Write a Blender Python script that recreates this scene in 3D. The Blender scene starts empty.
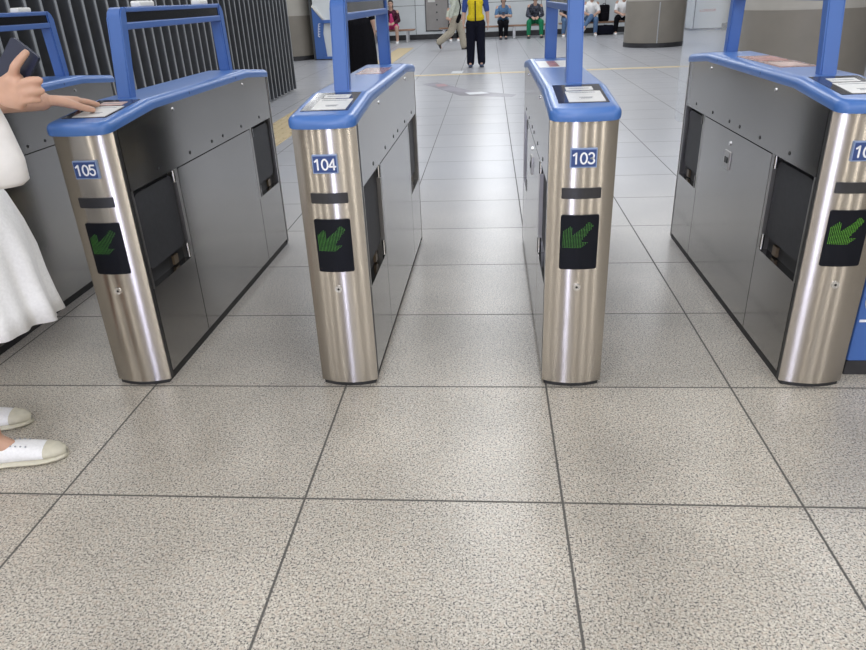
import bpy, bmesh, math, random
from mathutils import Vector, Matrix
random.seed(7)
C = bpy.context.scene.collection
PI = math.pi

# ------------------------------------------------------------------ helpers
def new_obj(name, me, mat=None, parent=None):
    o = bpy.data.objects.new(name, me)
    C.objects.link(o)
    if mat is not None and not me.materials:
        me.materials.append(mat)
    if parent is not None:
        o.parent = parent
    return o

def bm_mesh(bm, name, smooth=False, angle=None):
    me = bpy.data.meshes.new(name)
    bmesh.ops.recalc_face_normals(bm, faces=bm.faces[:])
    bm.to_mesh(me); bm.free()
    if smooth or angle:
        for p in me.polygons: p.use_smooth = True
    if angle:
        me.set_sharp_from_angle(angle=math.radians(angle))
    return me

def obj(name, bm, mat, parent=None, smooth=False, angle=None):
    return new_obj(name, bm_mesh(bm, name, smooth, angle), mat, parent)

def thing(name, label, cat, loc=(0, 0, 0), rz=0.0, group=None):
    o = bpy.data.objects.new(name, None); C.objects.link(o)
    o.empty_display_size = 0.05
    o.location = loc; o.rotation_euler = (0, 0, rz)
    tag(o, label, cat, group)
    return o

def tag(o, label, cat, group=None):
    o['label'] = label; o['category'] = cat
    if group: o['group'] = group
    return o

def struct(o):
    o['kind'] = 'structure'; return o

def box(bm, x0, x1, y0, y1, z0, z1, bev=0.0, seg=2):
    r = bmesh.ops.create_cube(bm, size=1.0)
    vs = r['verts']
    for v in vs:
        v.co = Vector(((x0+x1)/2 + v.co.x*(x1-x0), (y0+y1)/2 + v.co.y*(y1-y0), (z0+z1)/2 + v.co.z*(z1-z0)))
    if bev:
        es = list({e for v in vs for e in v.link_edges})
        bmesh.ops.bevel(bm, geom=es, offset=bev, segments=seg, profile=0.5, affect='EDGES')
    return vs

def B(x0, x1, y0, y1, z0, z1, bev=0.0, seg=2):
    bm = bmesh.new(); box(bm, x0, x1, y0, y1, z0, z1, bev, seg); return bm

def cyl(bm, p0, p1, r0, r1=None, n=16):
    p0 = Vector(p0); p1 = Vector(p1); d = p1-p0
    r1 = r0 if r1 is None else r1
    M = Matrix.Translation((p0+p1)/2) @ d.to_track_quat('Z', 'Y').to_matrix().to_4x4()
    return bmesh.ops.create_cone(bm, cap_ends=True, segments=n, radius1=r0, radius2=r1, depth=d.length, matrix=M)['verts']

def prism(bm, pts, axis, a, b):
    """extrude a 2D polygon; axis 0: pts are (y,z); 1: (x,z); 2: (x,y)"""
    def mk(p, t):
        if axis == 0: return (t, p[0], p[1])
        if axis == 1: return (p[0], t, p[1])
        return (p[0], p[1], t)
    A = [bm.verts.new(mk(p, a)) for p in pts]; Bv = [bm.verts.new(mk(p, b)) for p in pts]
    n = len(pts)
    bm.faces.new(A); bm.faces.new(Bv[::-1])
    for i in range(n):
        bm.faces.new((A[i], Bv[i], Bv[(i+1) % n], A[(i+1) % n]))

def rrect(x0, x1, z0, z1, r, n=4):
    pts = []
    for cx, cz, a0 in ((x1-r, z1-r, 0), (x0+r, z1-r, 90), (x0+r, z0+r, 180), (x1-r, z0+r, 270)):
        for k in range(n+1):
            a = math.radians(a0+90*k/n); pts.append((cx+r*math.cos(a), cz+r*math.sin(a)))
    return pts

# ------------------------------------------------------------------ materials
def principled(name, col, rough=0.5, metal=0.0, **kw):
    m = bpy.data.materials.new(name); m.use_nodes = True
    b = m.node_tree.nodes['Principled BSDF']
    b.inputs['Base Color'].default_value = (*col, 1)
    b.inputs['Roughness'].default_value = rough
    b.inputs['Metallic'].default_value = metal
    for k, v in kw.items():
        b.inputs[k.replace('_', ' ')].default_value = v
    return m

def noisy(name, col, rough=0.5, scale=30.0, amt=0.15, metal=0.0, vec=(1, 1, 1), bump=0.0, detail=3, **kw):
    m = principled(name, col, rough, metal, **kw)
    nt = m.node_tree; b = nt.nodes['Principled BSDF']
    tc = nt.nodes.new('ShaderNodeTexCoord'); mp = nt.nodes.new('ShaderNodeMapping')
    mp.inputs['Scale'].default_value = vec
    nz = nt.nodes.new('ShaderNodeTexNoise'); nz.inputs['Scale'].default_value = scale; nz.inputs['Detail'].default_value = detail
    nt.links.new(tc.outputs['Object'], mp.inputs['Vector']); nt.links.new(mp.outputs['Vector'], nz.inputs['Vector'])
    rp = nt.nodes.new('ShaderNodeValToRGB')
    lo = tuple(max(0, c*(1-amt)) for c in col); hi = tuple(min(1, c*(1+amt)) for c in col)
    rp.color_ramp.elements[0].position = .3; rp.color_ramp.elements[1].position = .7
    rp.color_ramp.elements[0].color = (*lo, 1); rp.color_ramp.elements[1].color = (*hi, 1)
    nt.links.new(nz.outputs['Fac'], rp.inputs['Fac']); nt.links.new(rp.outputs['Color'], b.inputs['Base Color'])
    if bump:
        bp = nt.nodes.new('ShaderNodeBump'); bp.inputs['Strength'].default_value = bump; bp.inputs['Distance'].default_value = 0.002
        nt.links.new(nz.outputs['Fac'], bp.inputs['Height']); nt.links.new(bp.outputs['Normal'], b.inputs['Normal'])
    return m

def steel(name, col, rough, aniso, smudge=0.12):
    m = principled(name, col, rough, 1.0, Anisotropic=aniso, Anisotropic_Rotation=.25)
    nt = m.node_tree; b = nt.nodes['Principled BSDF']; L = nt.links
    tan = nt.nodes.new('ShaderNodeTangent'); tan.direction_type = 'RADIAL'; tan.axis = 'Z'
    L.new(tan.outputs[0], b.inputs['Tangent'])
    tc = nt.nodes.new('ShaderNodeTexCoord')
    mp = nt.nodes.new('ShaderNodeMapping'); mp.inputs['Scale'].default_value = (6, 6, 700)
    L.new(tc.outputs['Object'], mp.inputs['Vector'])
    n1 = nt.nodes.new('ShaderNodeTexNoise'); n1.inputs['Scale'].default_value = 1.0; n1.inputs['Detail'].default_value = 2
    L.new(mp.outputs['Vector'], n1.inputs['Vector'])
    n2 = nt.nodes.new('ShaderNodeTexNoise'); n2.inputs['Scale'].default_value = 3.0; n2.inputs['Detail'].default_value = 1
    L.new(tc.outputs['Object'], n2.inputs['Vector'])
    mx = nt.nodes.new('ShaderNodeMath'); mx.operation = 'MULTIPLY_ADD'; mx.inputs[1].default_value = 0.35
    L.new(n1.outputs['Fac'], mx.inputs[0]); L.new(n2.outputs['Fac'], mx.inputs[2])
    rp = nt.nodes.new('ShaderNodeMapRange'); rp.inputs[1].default_value = .35; rp.inputs[2].default_value = 1.0
    rp.inputs[3].default_value = 1-smudge; rp.inputs[4].default_value = 1+smudge
    L.new(mx.outputs[0], rp.inputs[0])
    vm = nt.nodes.new('ShaderNodeVectorMath'); vm.operation = 'SCALE'; vm.inputs[0].default_value = col
    L.new(rp.outputs[0], vm.inputs['Scale']); L.new(vm.outputs[0], b.inputs['Base Color'])
    r2 = nt.nodes.new('ShaderNodeMapRange'); r2.inputs[1].default_value = .3; r2.inputs[2].default_value = .7
    r2.inputs[3].default_value = rough; r2.inputs[4].default_value = rough*1.04
    L.new(n2.outputs['Fac'], r2.inputs[0]); L.new(r2.outputs[0], b.inputs['Roughness'])
    return m

def emit(name, col, s):
    m = principled(name, (0.02, 0.02, 0.02), .5)
    b = m.node_tree.nodes['Principled BSDF']
    b.inputs['Emission Color'].default_value = (*col, 1); b.inputs['Emission Strength'].default_value = s
    return m

M = {}
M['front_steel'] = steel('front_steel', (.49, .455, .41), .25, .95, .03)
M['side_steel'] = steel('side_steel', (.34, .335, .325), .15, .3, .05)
M['trim_dark'] = principled('trim_dark', (.055, .055, .055), .35, .6)
M['trim_steel'] = principled('trim_steel', (.42, .41, .40), .3, 1.0)
M['core'] = noisy('core_black', (.018, .018, .02), .6, 20, .3)
M['flap'] = noisy('flap_dark', (.030, .031, .036), .55, 60, .12)
M['plinth'] = noisy('plinth_black', (.02, .02, .021), .6, 25, .4)
M['blue'] = noisy('blue_cap', (.062, .165, .45), .36, 4, .05, Coat_Weight=.22, Coat_Roughness=.2)
M['blue_frame'] = noisy('blue_frame', (.052, .135, .40), .42, 3, .05)
M['black_gloss'] = principled('black_gloss', (.012, .012, .014), .12)
M['reader_glass'] = principled('reader_glass', (.03, .028, .035), .12, Coat_Weight=.5)
M['sticker_white'] = noisy('sticker_white', (.68, .68, .66), .4, 60, .05)
M['print_grey'] = principled('print_grey', (.32, .33, .36), .5)
M['reflection_red'] = noisy('reflection_red', (.40, .17, .15), .35, 50, .5)  # red of the reflections painted on the gate caps
M['print_reflection_pink'] = noisy('print_reflection_pink', (.56, .40, .36), .35, 50, .3)  # sticker header, and a reflection painted on one gate cap
M['reflection_brown'] = noisy('reflection_brown', (.34, .20, .18), .25, 60, .6)
M['bracket'] = principled('bracket_brass', (.16, .12, .08), .4, .5)
M['slot'] = principled('slot_black', (.02, .02, .023), .35)
M['screen'] = principled('screen_black', (.006, .007, .011), .45, Specular_IOR_Level=.15)
for k_, e_ in (('105', .4), ('104', .7), ('103', .62), ('102', 1.1), ('106', .4)): M['led'+k_] = emit('led_green', (.10, .52, .03) if k_ != '102' else (.17, .60, .02), e_)
M['plate'] = principled('plate_blue', (.025, .060, .20), .35)
M['plate_rim'] = principled('plate_rim', (.25, .33, .52), .35)
M['white'] = principled('white_plastic', (.78, .78, .76), .4)
M['numeral'] = principled('numeral_white', (.85, .86, .88), .4)
M['chrome'] = principled('chrome', (.7, .7, .7), .15, 1.0)
M['screw_dark'] = principled('screw_dark', (.03, .03, .03), .4, .5)
M['wall_panel'] = noisy('wall_panel', (.66, .70, .72), .35, 2, .04)
M['wall_side'] = noisy('wall_side', (.55, .55, .54), .5, 2, .06)
M['black_base'] = noisy('black_base', (.025, .025, .028), .4, 10, .3)
M['ceiling'] = noisy('ceiling', (.72, .72, .72), .8, 3, .03)
M['grey_door'] = noisy('grey_door', (.30, .285, .275), .45, 4, .06)
M['dark_line'] = principled('dark_line', (.05, .055, .06), .5)
M['column_low'] = noisy('column_low', (.225, .205, .175), .45, 3, .06)
M['column_high'] = noisy('column_high', (.42, .40, .36), .45, 3, .06)
M['fence_bar'] = noisy('fence_bar', (.10, .105, .115), .38, 6, .12, metal=.35)
M['fence_edge_lit'] = noisy('fence_edge_lit', (.23, .245, .26), .4, 6, .1)
M['fence_back'] = noisy('fence_back', (.06, .06, .062), .6, 1.5, .35)
M['wood'] = noisy('bench_wood', (.33, .19, .115), .4, 8, .25, vec=(1, 12, 12))
M['bench_leg'] = principled('bench_leg', (.52, .53, .55), .35, .5)
M['tactile'] = noisy('tactile_yellow', (.50, .40, .235), .6, 40, .1)
M['yellow_line'] = noisy('yellow_line', (.60, .49, .30), .5, 40, .1)
M['skin'] = noisy('skin', (.56, .335, .235), .5, 14, .10, Subsurface_Weight=.06)
M['skin_far'] = noisy('skin_far', (.52, .33, .25), .55, 14, .08)
M['hair'] = noisy('hair_black', (.018, .015, .014), .45, 60, .4)
M['eye'] = principled('eye_dark', (.03, .02, .018), .25)
M['lip'] = principled('lip', (.42, .16, .14), .5)
M['nail'] = principled('nail', (.66, .42, .35), .3)
M['cloth_white'] = noisy('cloth_white', (.88, .88, .88), .85, 120, .05, bump=.15)
M['bag_white'] = noisy('bag_white', (.82, .80, .77), .5, 25, .05)
M['shoe_white'] = noisy('shoe_white', (.80, .80, .80), .7, 150, .05, bump=.1)
M['shoe_cream'] = noisy('shoe_cream', (.58, .55, .44), .6, 60, .06)
M['phone'] = principled('phone_navy', (.012, .018, .045), .42)
M['band'] = principled('band_black', (.02, .02, .025), .4)
def cloth(name, col, amt=.12, scale=40): return noisy('cloth_'+name, col, .9, scale, amt, Specular_IOR_Level=.12)
M['beige'] = cloth('beige', (.40, .36, .29)); M['shirt_pale'] = cloth('pale_green', (.52, .55, .47))
M['navy'] = cloth('navy', (.009, .010, .019), .2); M['black'] = cloth('black', (.005, .005, .007), .2)
M['yellow'] = cloth('yellow', (.72, .56, .03)); M['blue_cl'] = cloth('blue', (.10, .19, .33)); M['royal'] = cloth('royal', (.05, .09, .30))
M['green'] = cloth('green', (.02, .19, .09)); M['jacket'] = cloth('jacket', (.06, .065, .085), .8, 18)
M['maroon'] = cloth('maroon', (.07, .02, .035), .7, 30); M['pink'] = cloth('pink', (.62, .07, .22)); M['jeans'] = cloth('jeans', (.10, .17, .30))
M['shoe_dark'] = principled('shoe_dark', (.02, .022, .03), .4); M['shoe_navy'] = principled('shoe_navy', (.03, .05, .10), .45)

def granite():
    m = principled('floor_granite', (.4, .37, .34), .3)
    nt = m.node_tree; b = nt.nodes['Principled BSDF']; L = nt.links
    def N(t, **k):
        n = nt.nodes.new(t)
        for a, v in k.items(): setattr(n, a, v)
        return n
    def math_(op, a, bb=None, c=None):
        n = N('ShaderNodeMath', operation=op)
        for i, v in enumerate((a, bb, c)):
            if v is None: continue
            if isinstance(v, (int, float)): n.inputs[i].default_value = v
            else: L.new(v, n.inputs[i])
        return n.outputs[0]
    geo = N('ShaderNodeNewGeometry'); sep = N('ShaderNodeSeparateXYZ'); L.new(geo.outputs['Position'], sep.inputs[0])
    X, Y = sep.outputs[0], sep.outputs[1]
    def modd(v, off, w):     # distance to the nearest joint of a row of tiles
        u = math_('DIVIDE', math_('SUBTRACT', v, off), w)
        fr = math_('FRACT', u)
        return math_('MULTIPLY', math_('MINIMUM', fr, math_('SUBTRACT', 1.0, fr)), w), math_('FLOOR', u)
    dA, iA = modd(X, .195, .7215); dC, iC = modd(X, 1.37, .72)
    dB = math_('ABSOLUTE', math_('SUBTRACT', X, .83))
    gt5 = math_('GREATER_THAN', X, .5); gt11 = math_('GREATER_THAN', X, 1.1)
    def mix(f, a, c): return math_('ADD', math_('MULTIPLY', f, c), math_('MULTIPLY', math_('SUBTRACT', 1.0, f), a))
    dX = mix(gt11, mix(gt5, dA, dB), dC)
    iX = math_('ADD', mix(gt11, iA, math_('ADD', iC, 3.0)), math_('MULTIPLY', math_('GREATER_THAN', X, .83), 7.0))
    dY, iY = modd(Y, 1.5057, .6178)
    d = math_('MINIMUM', dX, dY)
    jr = N('ShaderNodeMapRange'); jr.inputs[1].default_value = .0024; jr.inputs[2].default_value = .0044; jr.inputs[3].default_value = 1; jr.inputs[4].default_value = 0
    L.new(d, jr.inputs[0]); joint = jr.outputs[0]
    cmb = N('ShaderNodeCombineXYZ'); L.new(iX, cmb.inputs[0]); L.new(iY, cmb.inputs[1])
    wn = N('ShaderNodeTexWhiteNoise', noise_dimensions='2D'); L.new(cmb.outputs[0], wn.inputs['Vector'])
    # grains
    def noise(scale, det=2, rough=.5):
        n = N('ShaderNodeTexNoise'); n.inputs['Scale'].default_value = scale; n.inputs['Detail'].default_value = det; n.inputs['Roughness'].default_value = rough
        L.new(geo.outputs['Position'], n.inputs['Vector']); return n.outputs['Fac']
    base = N('ShaderNodeValToRGB'); r = base.color_ramp
    r.elements[0].position = .34; r.elements[0].color = (.18, .165, .145, 1)
    r.elements[1].position = .62; r.elements[1].color = (.645, .60, .515, 1)
    e = r.elements.new(.46); e.color = (.455, .418, .355, 1)
    L.new(noise(170, 3, .6), base.inputs['Fac'])
    dk = N('ShaderNodeMapRange'); dk.inputs[1].default_value = .56; dk.inputs[2].default_value = .63; L.new(noise(200, 1), dk.inputs[0])
    mx = N('ShaderNodeMix', data_type='RGBA'); L.new(dk.outputs[0], mx.inputs[0]); L.new(base.outputs[0], mx.inputs[6]); mx.inputs[7].default_value = (.075, .07, .07, 1)
    lt = N('ShaderNodeMapRange'); lt.inputs[1].default_value = .62; lt.inputs[2].default_value = .70; L.new(noise(150, 1), lt.inputs[0])
    mx2 = N('ShaderNodeMix', data_type='RGBA'); L.new(lt.outputs[0], mx2.inputs[0]); L.new(mx.outputs[2], mx2.inputs[6]); mx2.inputs[7].default_value = (.70, .66, .59, 1)
    pk = N('ShaderNodeMapRange'); pk.inputs[1].default_value = .52; pk.inputs[2].default_value = .66; pk.inputs[4].default_value = .55; L.new(noise(70, 2), pk.inputs[0])
    mx3 = N('ShaderNodeMix', data_type='RGBA'); L.new(pk.outputs[0], mx3.inputs[0]); L.new(mx2.outputs[2], mx3.inputs[6]); mx3.inputs[7].default_value = (.53, .445, .36, 1)
    # stains + tile tone
    st = N('ShaderNodeMapRange'); st.inputs[1].default_value = .35; st.inputs[2].default_value = .7; st.inputs[3].default_value = .82; st.inputs[4].default_value = 1.08
    L.new(noise(2.2, 4), st.inputs[0])
    tt = N('ShaderNodeMapRange'); tt.inputs[3].default_value = .92; tt.inputs[4].default_value = 1.06; L.new(wn.outputs['Value'], tt.inputs[0])
    sc = N('ShaderNodeVectorMath', operation='SCALE'); L.new(mx3.outputs[2], sc.inputs[0]); L.new(math_('MULTIPLY', st.outputs[0], tt.outputs[0]), sc.inputs['Scale'])
    # cool glare of the hall, painted into the stone colour further back
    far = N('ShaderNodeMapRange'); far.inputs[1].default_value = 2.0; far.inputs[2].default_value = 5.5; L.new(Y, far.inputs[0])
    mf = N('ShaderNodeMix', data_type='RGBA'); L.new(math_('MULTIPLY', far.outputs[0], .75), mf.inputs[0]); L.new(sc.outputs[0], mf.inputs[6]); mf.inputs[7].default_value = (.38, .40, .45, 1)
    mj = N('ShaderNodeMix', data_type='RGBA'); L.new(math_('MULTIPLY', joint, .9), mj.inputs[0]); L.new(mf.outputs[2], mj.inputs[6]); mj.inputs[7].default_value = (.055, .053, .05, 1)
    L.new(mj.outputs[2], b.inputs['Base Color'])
    rr = N('ShaderNodeMapRange'); rr.inputs[1].default_value = .3; rr.inputs[2].default_value = .7; rr.inputs[3].default_value = .28; rr.inputs[4].default_value = .31
    L.new(noise(3.0, 3), rr.inputs[0])
    L.new(math_('ADD', rr.outputs[0], math_('MULTIPLY', joint, .4)), b.inputs['Roughness'])
    bp = N('ShaderNodeBump'); bp.inputs['Strength'].default_value = .25; bp.inputs['Distance'].default_value = .002
    L.new(math_('SUBTRACT', 1.0, joint), bp.inputs['Height']); L.new(bp.outputs['Normal'], b.inputs['Normal'])
    b.inputs['Specular IOR Level'].default_value = .55
    return m
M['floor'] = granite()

# ------------------------------------------------------------------ the hall
WALL_Y = 24.2
bm = bmesh.new()
bmesh.ops.create_grid(bm, x_segments=8, y_segments=8, size=1.0)
for v in bm.verts: v.co = Vector((v.co.x*16, 9+v.co.y*15.3, 0))
struct(obj('floor', bm, M['floor']))
struct(obj('ceiling', B(-16, 16, -6.3, 24.4, 3.0, 3.1), M['ceiling']))
# back wall of pale panels with fine dark seams
bm = bmesh.new()
seams = [-16, -8.4, -6.4, -4.4, -2.38, -.35, 1.65, 3.65, 5.65, 7.65, 9.65, 16]
for i in range(len(seams)-1):
    for z0, z1 in ((.14, 1.02), (1.02, 2.02), (2.02, 3.0)):
        box(bm, seams[i]+.008, seams[i+1]-.008, WALL_Y, WALL_Y+.1, z0+.006, z1-.006)
struct(obj('wall_back', bm, M['wall_panel']))
struct(obj('trim_1', B(-16, 16, WALL_Y+.04, WALL_Y+.12, 0, 3.0), M['dark_line']))
struct(obj('baseboard_back', B(-16, 16, WALL_Y-.015, WALL_Y+.1, 0, .16), M['black_base']))
struct(obj('wall_left', B(-16.1, -16, -6.3, 24.4, 0, 3.0), M['wall_side']))
struct(obj('wall_right', B(16, 16.1, -6.3, 24.4, 0, 3.0), M['wall_side']))
struct(obj('wall_front', B(-16, 16, -6.4, -6.3, 0, 3.0), M['column_low']))

# tactile paving and floor line, set in the floor
bm = bmesh.new()
box(bm, -2.53, -2.09, 4.0, 20.4, 0, .004)
for k in range(5):
    x = -2.49+k*.09
    y = 4.1
    while y < 13.5:
        box(bm, x-.012, x+.012, y, y+.24, .004, .009, .003, 1); y += .3
o = obj('tactile_paving', bm, M['tactile']); tag(o, 'yellow ribbed tactile paving strip running back along the left of the hall', 'tactile paving')
o = obj('floor_line', B(-2.09, 9.5, 12.82, 13.0, 0, .003), M['yellow_line']); tag(o, 'thin pale yellow line crossing the far floor behind the gates', 'floor marking')
def decal(name, pts, mat, label, cat='floor sticker', z=.002):
    bm = bmesh.new(); prism(bm, pts, 2, 0, z); o = obj(name, bm, mat); tag(o, label, cat); return o
M['decal_grey'] = noisy('decal_grey', (.25, .24, .28), .35, 3, .35)
M['decal_white'] = principled('decal_white', (.75, .78, .82), .3)
M['decal_red'] = principled('decal_red', (.42, .25, .27), .35)
t = decal('floor_sticker', [(-1.08, 11.6), (-.85, 11.75), (-.28, 10.55), (.36, 9.95), (.30, 9.75), (-.42, 10.05), (-.88, 11.2)], M['decal_grey'], 'long worn grey floor sticker with white and red patches beyond the gates')
bm = bmesh.new(); prism(bm, [(-.36, 10.33), (-.12, 10.38), (.0, 10.18), (-.28, 10.1)], 2, .002, .003); obj('white_patch', bm, M['decal_white'], t)
bm = bmesh.new(); prism(bm, [(-.86, 11.45), (-.72, 11.5), (-.64, 11.2), (-.8, 11.15)], 2, .002, .003); obj('red_patch', bm, M['decal_red'], t)
decal('floor_sticker', [(-.70, 13.1), (-.50, 13.1), (-.48, 13.5), (-.68, 13.5)], M['decal_white'], 'small pale blue white floor sticker by the yellow line near the attendant')

# ------------------------------------------------------------------ ticket gates
HW, HL, BULGE = .1025, .80, .025
GY = 2.950
def front_y(x): return -HL-BULGE*(1-(x/HW)**2)
def top_z(y):      # top surface of the cap
    a = abs(y); return .985 if a < .51 else .985-(a-.51)*.095
def und_z(y):      # underside of the cap = top of the steel
    a = abs(y); return .952 if a < .50 else .952-(a-.50)*.092
def stations(y0, y1):
    ys = [y0, y1] + [k for k in (-.5, .5) if y0 < k < y1]
    return sorted(ys)

def arc_patch(x0, x1, z0, z1, off, thick=.003, r=.004, sgn=1, n=12):
    """plate that follows the curved front"""
    bm = bmesh.new()
    pts = rrect(x0, x1, z0, z1, r, 3)
    prism(bm, pts, 1, 0, 1)
    bmesh.ops.triangulate(bm, faces=[f for f in bm.faces if len(f.verts) > 4])
    for k in range(1, n):
        x = x0+(x1-x0)*k/n
        bmesh.ops.bisect_plane(bm, geom=bm.verts[:]+bm.edges[:]+bm.faces[:], plane_co=(x, 0, 0), plane_no=(1, 0, 0))
    for v in bm.verts:
        t = v.co.y
        v.co.y = sgn*(front_y(v.co.x)-off-thick*(1-t))
    return bm

def end_panel(sgn):
    bm = bmesh.new(); n = 24; A = []
    for k in range(n+1):
        x = -HW+2*HW*k/n
        y = sgn*front_y(x)
        A.append((bm.verts.new((x, y, .016)), bm.verts.new((x, y, .922)), bm.verts.new((x, sgn*(-HL+.006), .016)), bm.verts.new((x, sgn*(-HL+.006), .922))))
    for a, c in zip(A, A[1:]):
        bm.faces.new((a[0], c[0], c[1], a[1])); bm.faces.new((a[2], c[2], c[3], a[3]))
        bm.faces.new((a[0], c[0], c[2], a[2])); bm.faces.new((a[1], c[1], c[3], a[3]))
    for a in (A[0], A[-1]): bm.faces.new((a[0], a[1], a[3], a[2]))
    return bm

def cap_bm():
    bm = bmesh.new()
    a, b, c = HW+.0045, HL+BULGE+.008, .030
    N = 7
    ys_mid = [b-c]
    k = b-c
    mids = [.72, .62, .53, .51, .50, .47, .3, .1, 0, -.1, -.3, -.47, -.50, -.51, -.53, -.62, -.72]
    def half(d):       # right half from front centre to back centre, at inset d
        A, Bq, R = a-d, b-d, max(c-d, .006)
        pts = [(0, -Bq)]
        pts += [(A-R)*t for t in ()]
        for q in (.35, .7): pts.append(((A-R)*q, -Bq))
        for i in range(N+1):
            t = i/N*PI/2; pts.append((A-R+R*math.sin(t), -Bq+R-R*math.cos(t)))
        for m in mids[::-1]: pts.append((A, m))
        for i in range(N+1):
            t = PI/2*(1-i/N); pts.append((A-R+R*math.sin(t), Bq-R+R*math.cos(t)))
        for q in (.7, .35): pts.append(((A-R)*q, Bq))
        pts.append((0, Bq))
        # bow the ends a little
        return [(x, y-(.014*(1-(x/a)**2) if y < -.79 else 0)+(.014*(1-(x/a)**2) if y > .79 else 0)) for x, y in pts]
    rings = []
    R = .024
    spec = [(.010, lambda y: und_z(y)), (.002, lambda y: und_z(y)-.004), (0, lambda y: und_z(y)+.004)]
    for i in range(6):
        t = i/5*PI/2
        spec.append((R*(1-math.cos(t)), (lambda t: (lambda y: top_z(y)-R*.85*(1-math.sin(t))))(t)))
    for d, zf in spec:
        h = half(d)
        full = h + [(-x, y) for x, y in h[-2:0:-1]]
        rings.append([bm.verts.new((x, y, zf(y))) for x, y in full])
    n = len(rings[0]); m = n//2
    for r0, r1 in zip(rings, rings[1:]):
        for i in range(n): bm.faces.new((r0[i], r0[(i+1) % n], r1[(i+1) % n], r1[i]))
    for rg in (rings[0], rings[-1]):
        for i in range(m):
            q = [rg[i], rg[i+1], rg[(n-i-1) % n], rg[(n-i) % n]]
            u = []
            for v in q:
                if v not in u: u.append(v)
            if len(u) >= 3: bm.faces.new(u)
    return bm

def top_sheet(x0, x1, y0, y1, h, thick=.002):
    """thin plate lying on the cap's top"""
    bm = bmesh.new()
    ys = [y0] + [k for k in (-.51, .51) if y0 < k < y1] + [y1]
    rows = []
    for y in ys:
        z = top_z(y)+h
        rows.append([bm.verts.new((x0, y, z)), bm.verts.new((x1, y, z)), bm.verts.new((x1, y, z-thick-.004)), bm.verts.new((x0, y, z-thick-.004))])
    for r0, r1 in zip(rows, rows[1:]):
        for i in range(4): bm.faces.new((r0[i], r0[(i+1) % 4], r1[(i+1) % 4], r1[i]))
    bm.faces.new(rows[0]); bm.faces.new(rows[-1][::-1])
    return bm

def arc_pts(cx, cy, rx, ry, a0, a1, n=14):
    return [(cx+rx*math.cos(math.radians(a0+(a1-a0)*k/n)), cy+ry*math.sin(math.radians(a0+(a1-a0)*k/n))) for k in range(n+1)]
GLYPH = {
    '1': [[(.06, .80), (.32, 1.0), (.32, 0)]],
    '0': [arc_pts(.32, .5, .30, .5, 0, 360, 28)],
    '2': [arc_pts(.32, .70, .28, .30, 160, -35)+[(.04, 0), (.62, 0)]],
    '3': [arc_pts(.30, .74, .25, .26, 150, -90), arc_pts(.30, .25, .29, .25, 90, -155)],
    '4': [[(.50, 0), (.50, 1.0), (.02, .28), (.68, .28)]],
    '5': [[(.57, 1.0), (.13, 1.0), (.08, .55)]+arc_pts(.30, .32, .29, .32, 115, -155)],
    '6': [arc_pts(.32, .30, .28, .30, 0, 360, 24), [(.06, .38), (.16, .72), (.42, 1.0)]],
}
def digits_bm(txt):
    """white numerals on the plate, drawn as flat strokes"""
    bm = bmesh.new(); Hh = .0315; hw = .0026; adv = .0228
    for i, ch in enumerate(txt):
        ox = (i-(len(txt)-1)/2)*adv-.32*Hh*.98; oz = .807-Hh/2
        for k, line in enumerate(GLYPH[ch]):
            P2 = [(ox+px*Hh*.98, oz+py*Hh) for px, py in line]
            for (xa, za), (xb, zb) in zip(P2, P2[1:]):
                dx, dz = xb-xa, zb-za; L = math.hypot(dx, dz) or 1; nx, nz = -dz/L*hw, dx/L*hw
                prism(bm, [(xa+nx, za+nz), (xb+nx, zb+nz), (xb-nx, zb-nz), (xa-nx, za-nz)], 1, -.8345, -.8330)
            for (xa, za) in P2:
                prism(bm, [(xa+hw*math.cos(t), za+hw*math.sin(t)) for t in [q*PI/5 for q in range(10)]], 1, -.83445, -.8330)
    return bm

def led_bm(x0, z0):
    """dots of an arrow pointing down to the left"""
    poly = [(0, 0), (143, 0), (188, 46), (133, 48), (228, 173), (193, 205), (68, 95), (63, 178), (0, 128)]
    def inside(px, py):
        c = False
        for i in range(len(poly)):
            xa, ya = poly[i]; xb, yb = poly[i-1]
            if (ya > py) != (yb > py) and px < (xb-xa)*(py-ya)/(yb-ya)+xa: c = not c
        return c
    bm = bmesh.new(); s = .00042
    for i in range(26):
        for j in range(24):
            px, py = 4+i*12.0, 4+j*9.6
            if inside(px, py):
                x, z = x0+px*s, z0+py*s
                y = front_y(x)-.0052
                vs = [bm.verts.new((x+0.00112*math.cos(t), y, z+.00112*math.sin(t))) for t in [k*PI/3 for k in range(6)]]
                bm.faces.new(vs)
    return bm

FRONT_POST = (-.497, -.447, -.455, -.395); REAR_POST = (.540, .522, .495, .475)   # outer base, outer top, inner base, inner top
HX = .0262
def frame_post(ob, ot, ib, it, front):
    """upright with a rounded shoulder at the top"""
    r = .034; pts = [(ob, .975)]
    s = 1 if front else -1
    for k in range(7):
        t = k/6*PI/2; pts.append((ot+s*(r-r*math.cos(t)), 1.277-r+r*math.sin(t)))
    pts += [(it, 1.277), (ib, .975)]
    bm = bmesh.new(); prism(bm, pts, 0, -HX, HX)
    es = [e for e in bm.edges if abs(abs(e.verts[0].co.x)-HX) < 1e-6 and abs(e.verts[0].co.x-e.verts[1].co.x) < 1e-6]
    bmesh.ops.bevel(bm, geom=es, offset=.005, segments=2, affect='EDGES')
    return bm

CACHE = {}
def cached(key, fn):
    if key not in CACHE: CACHE[key] = fn()
    return CACHE[key]

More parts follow.
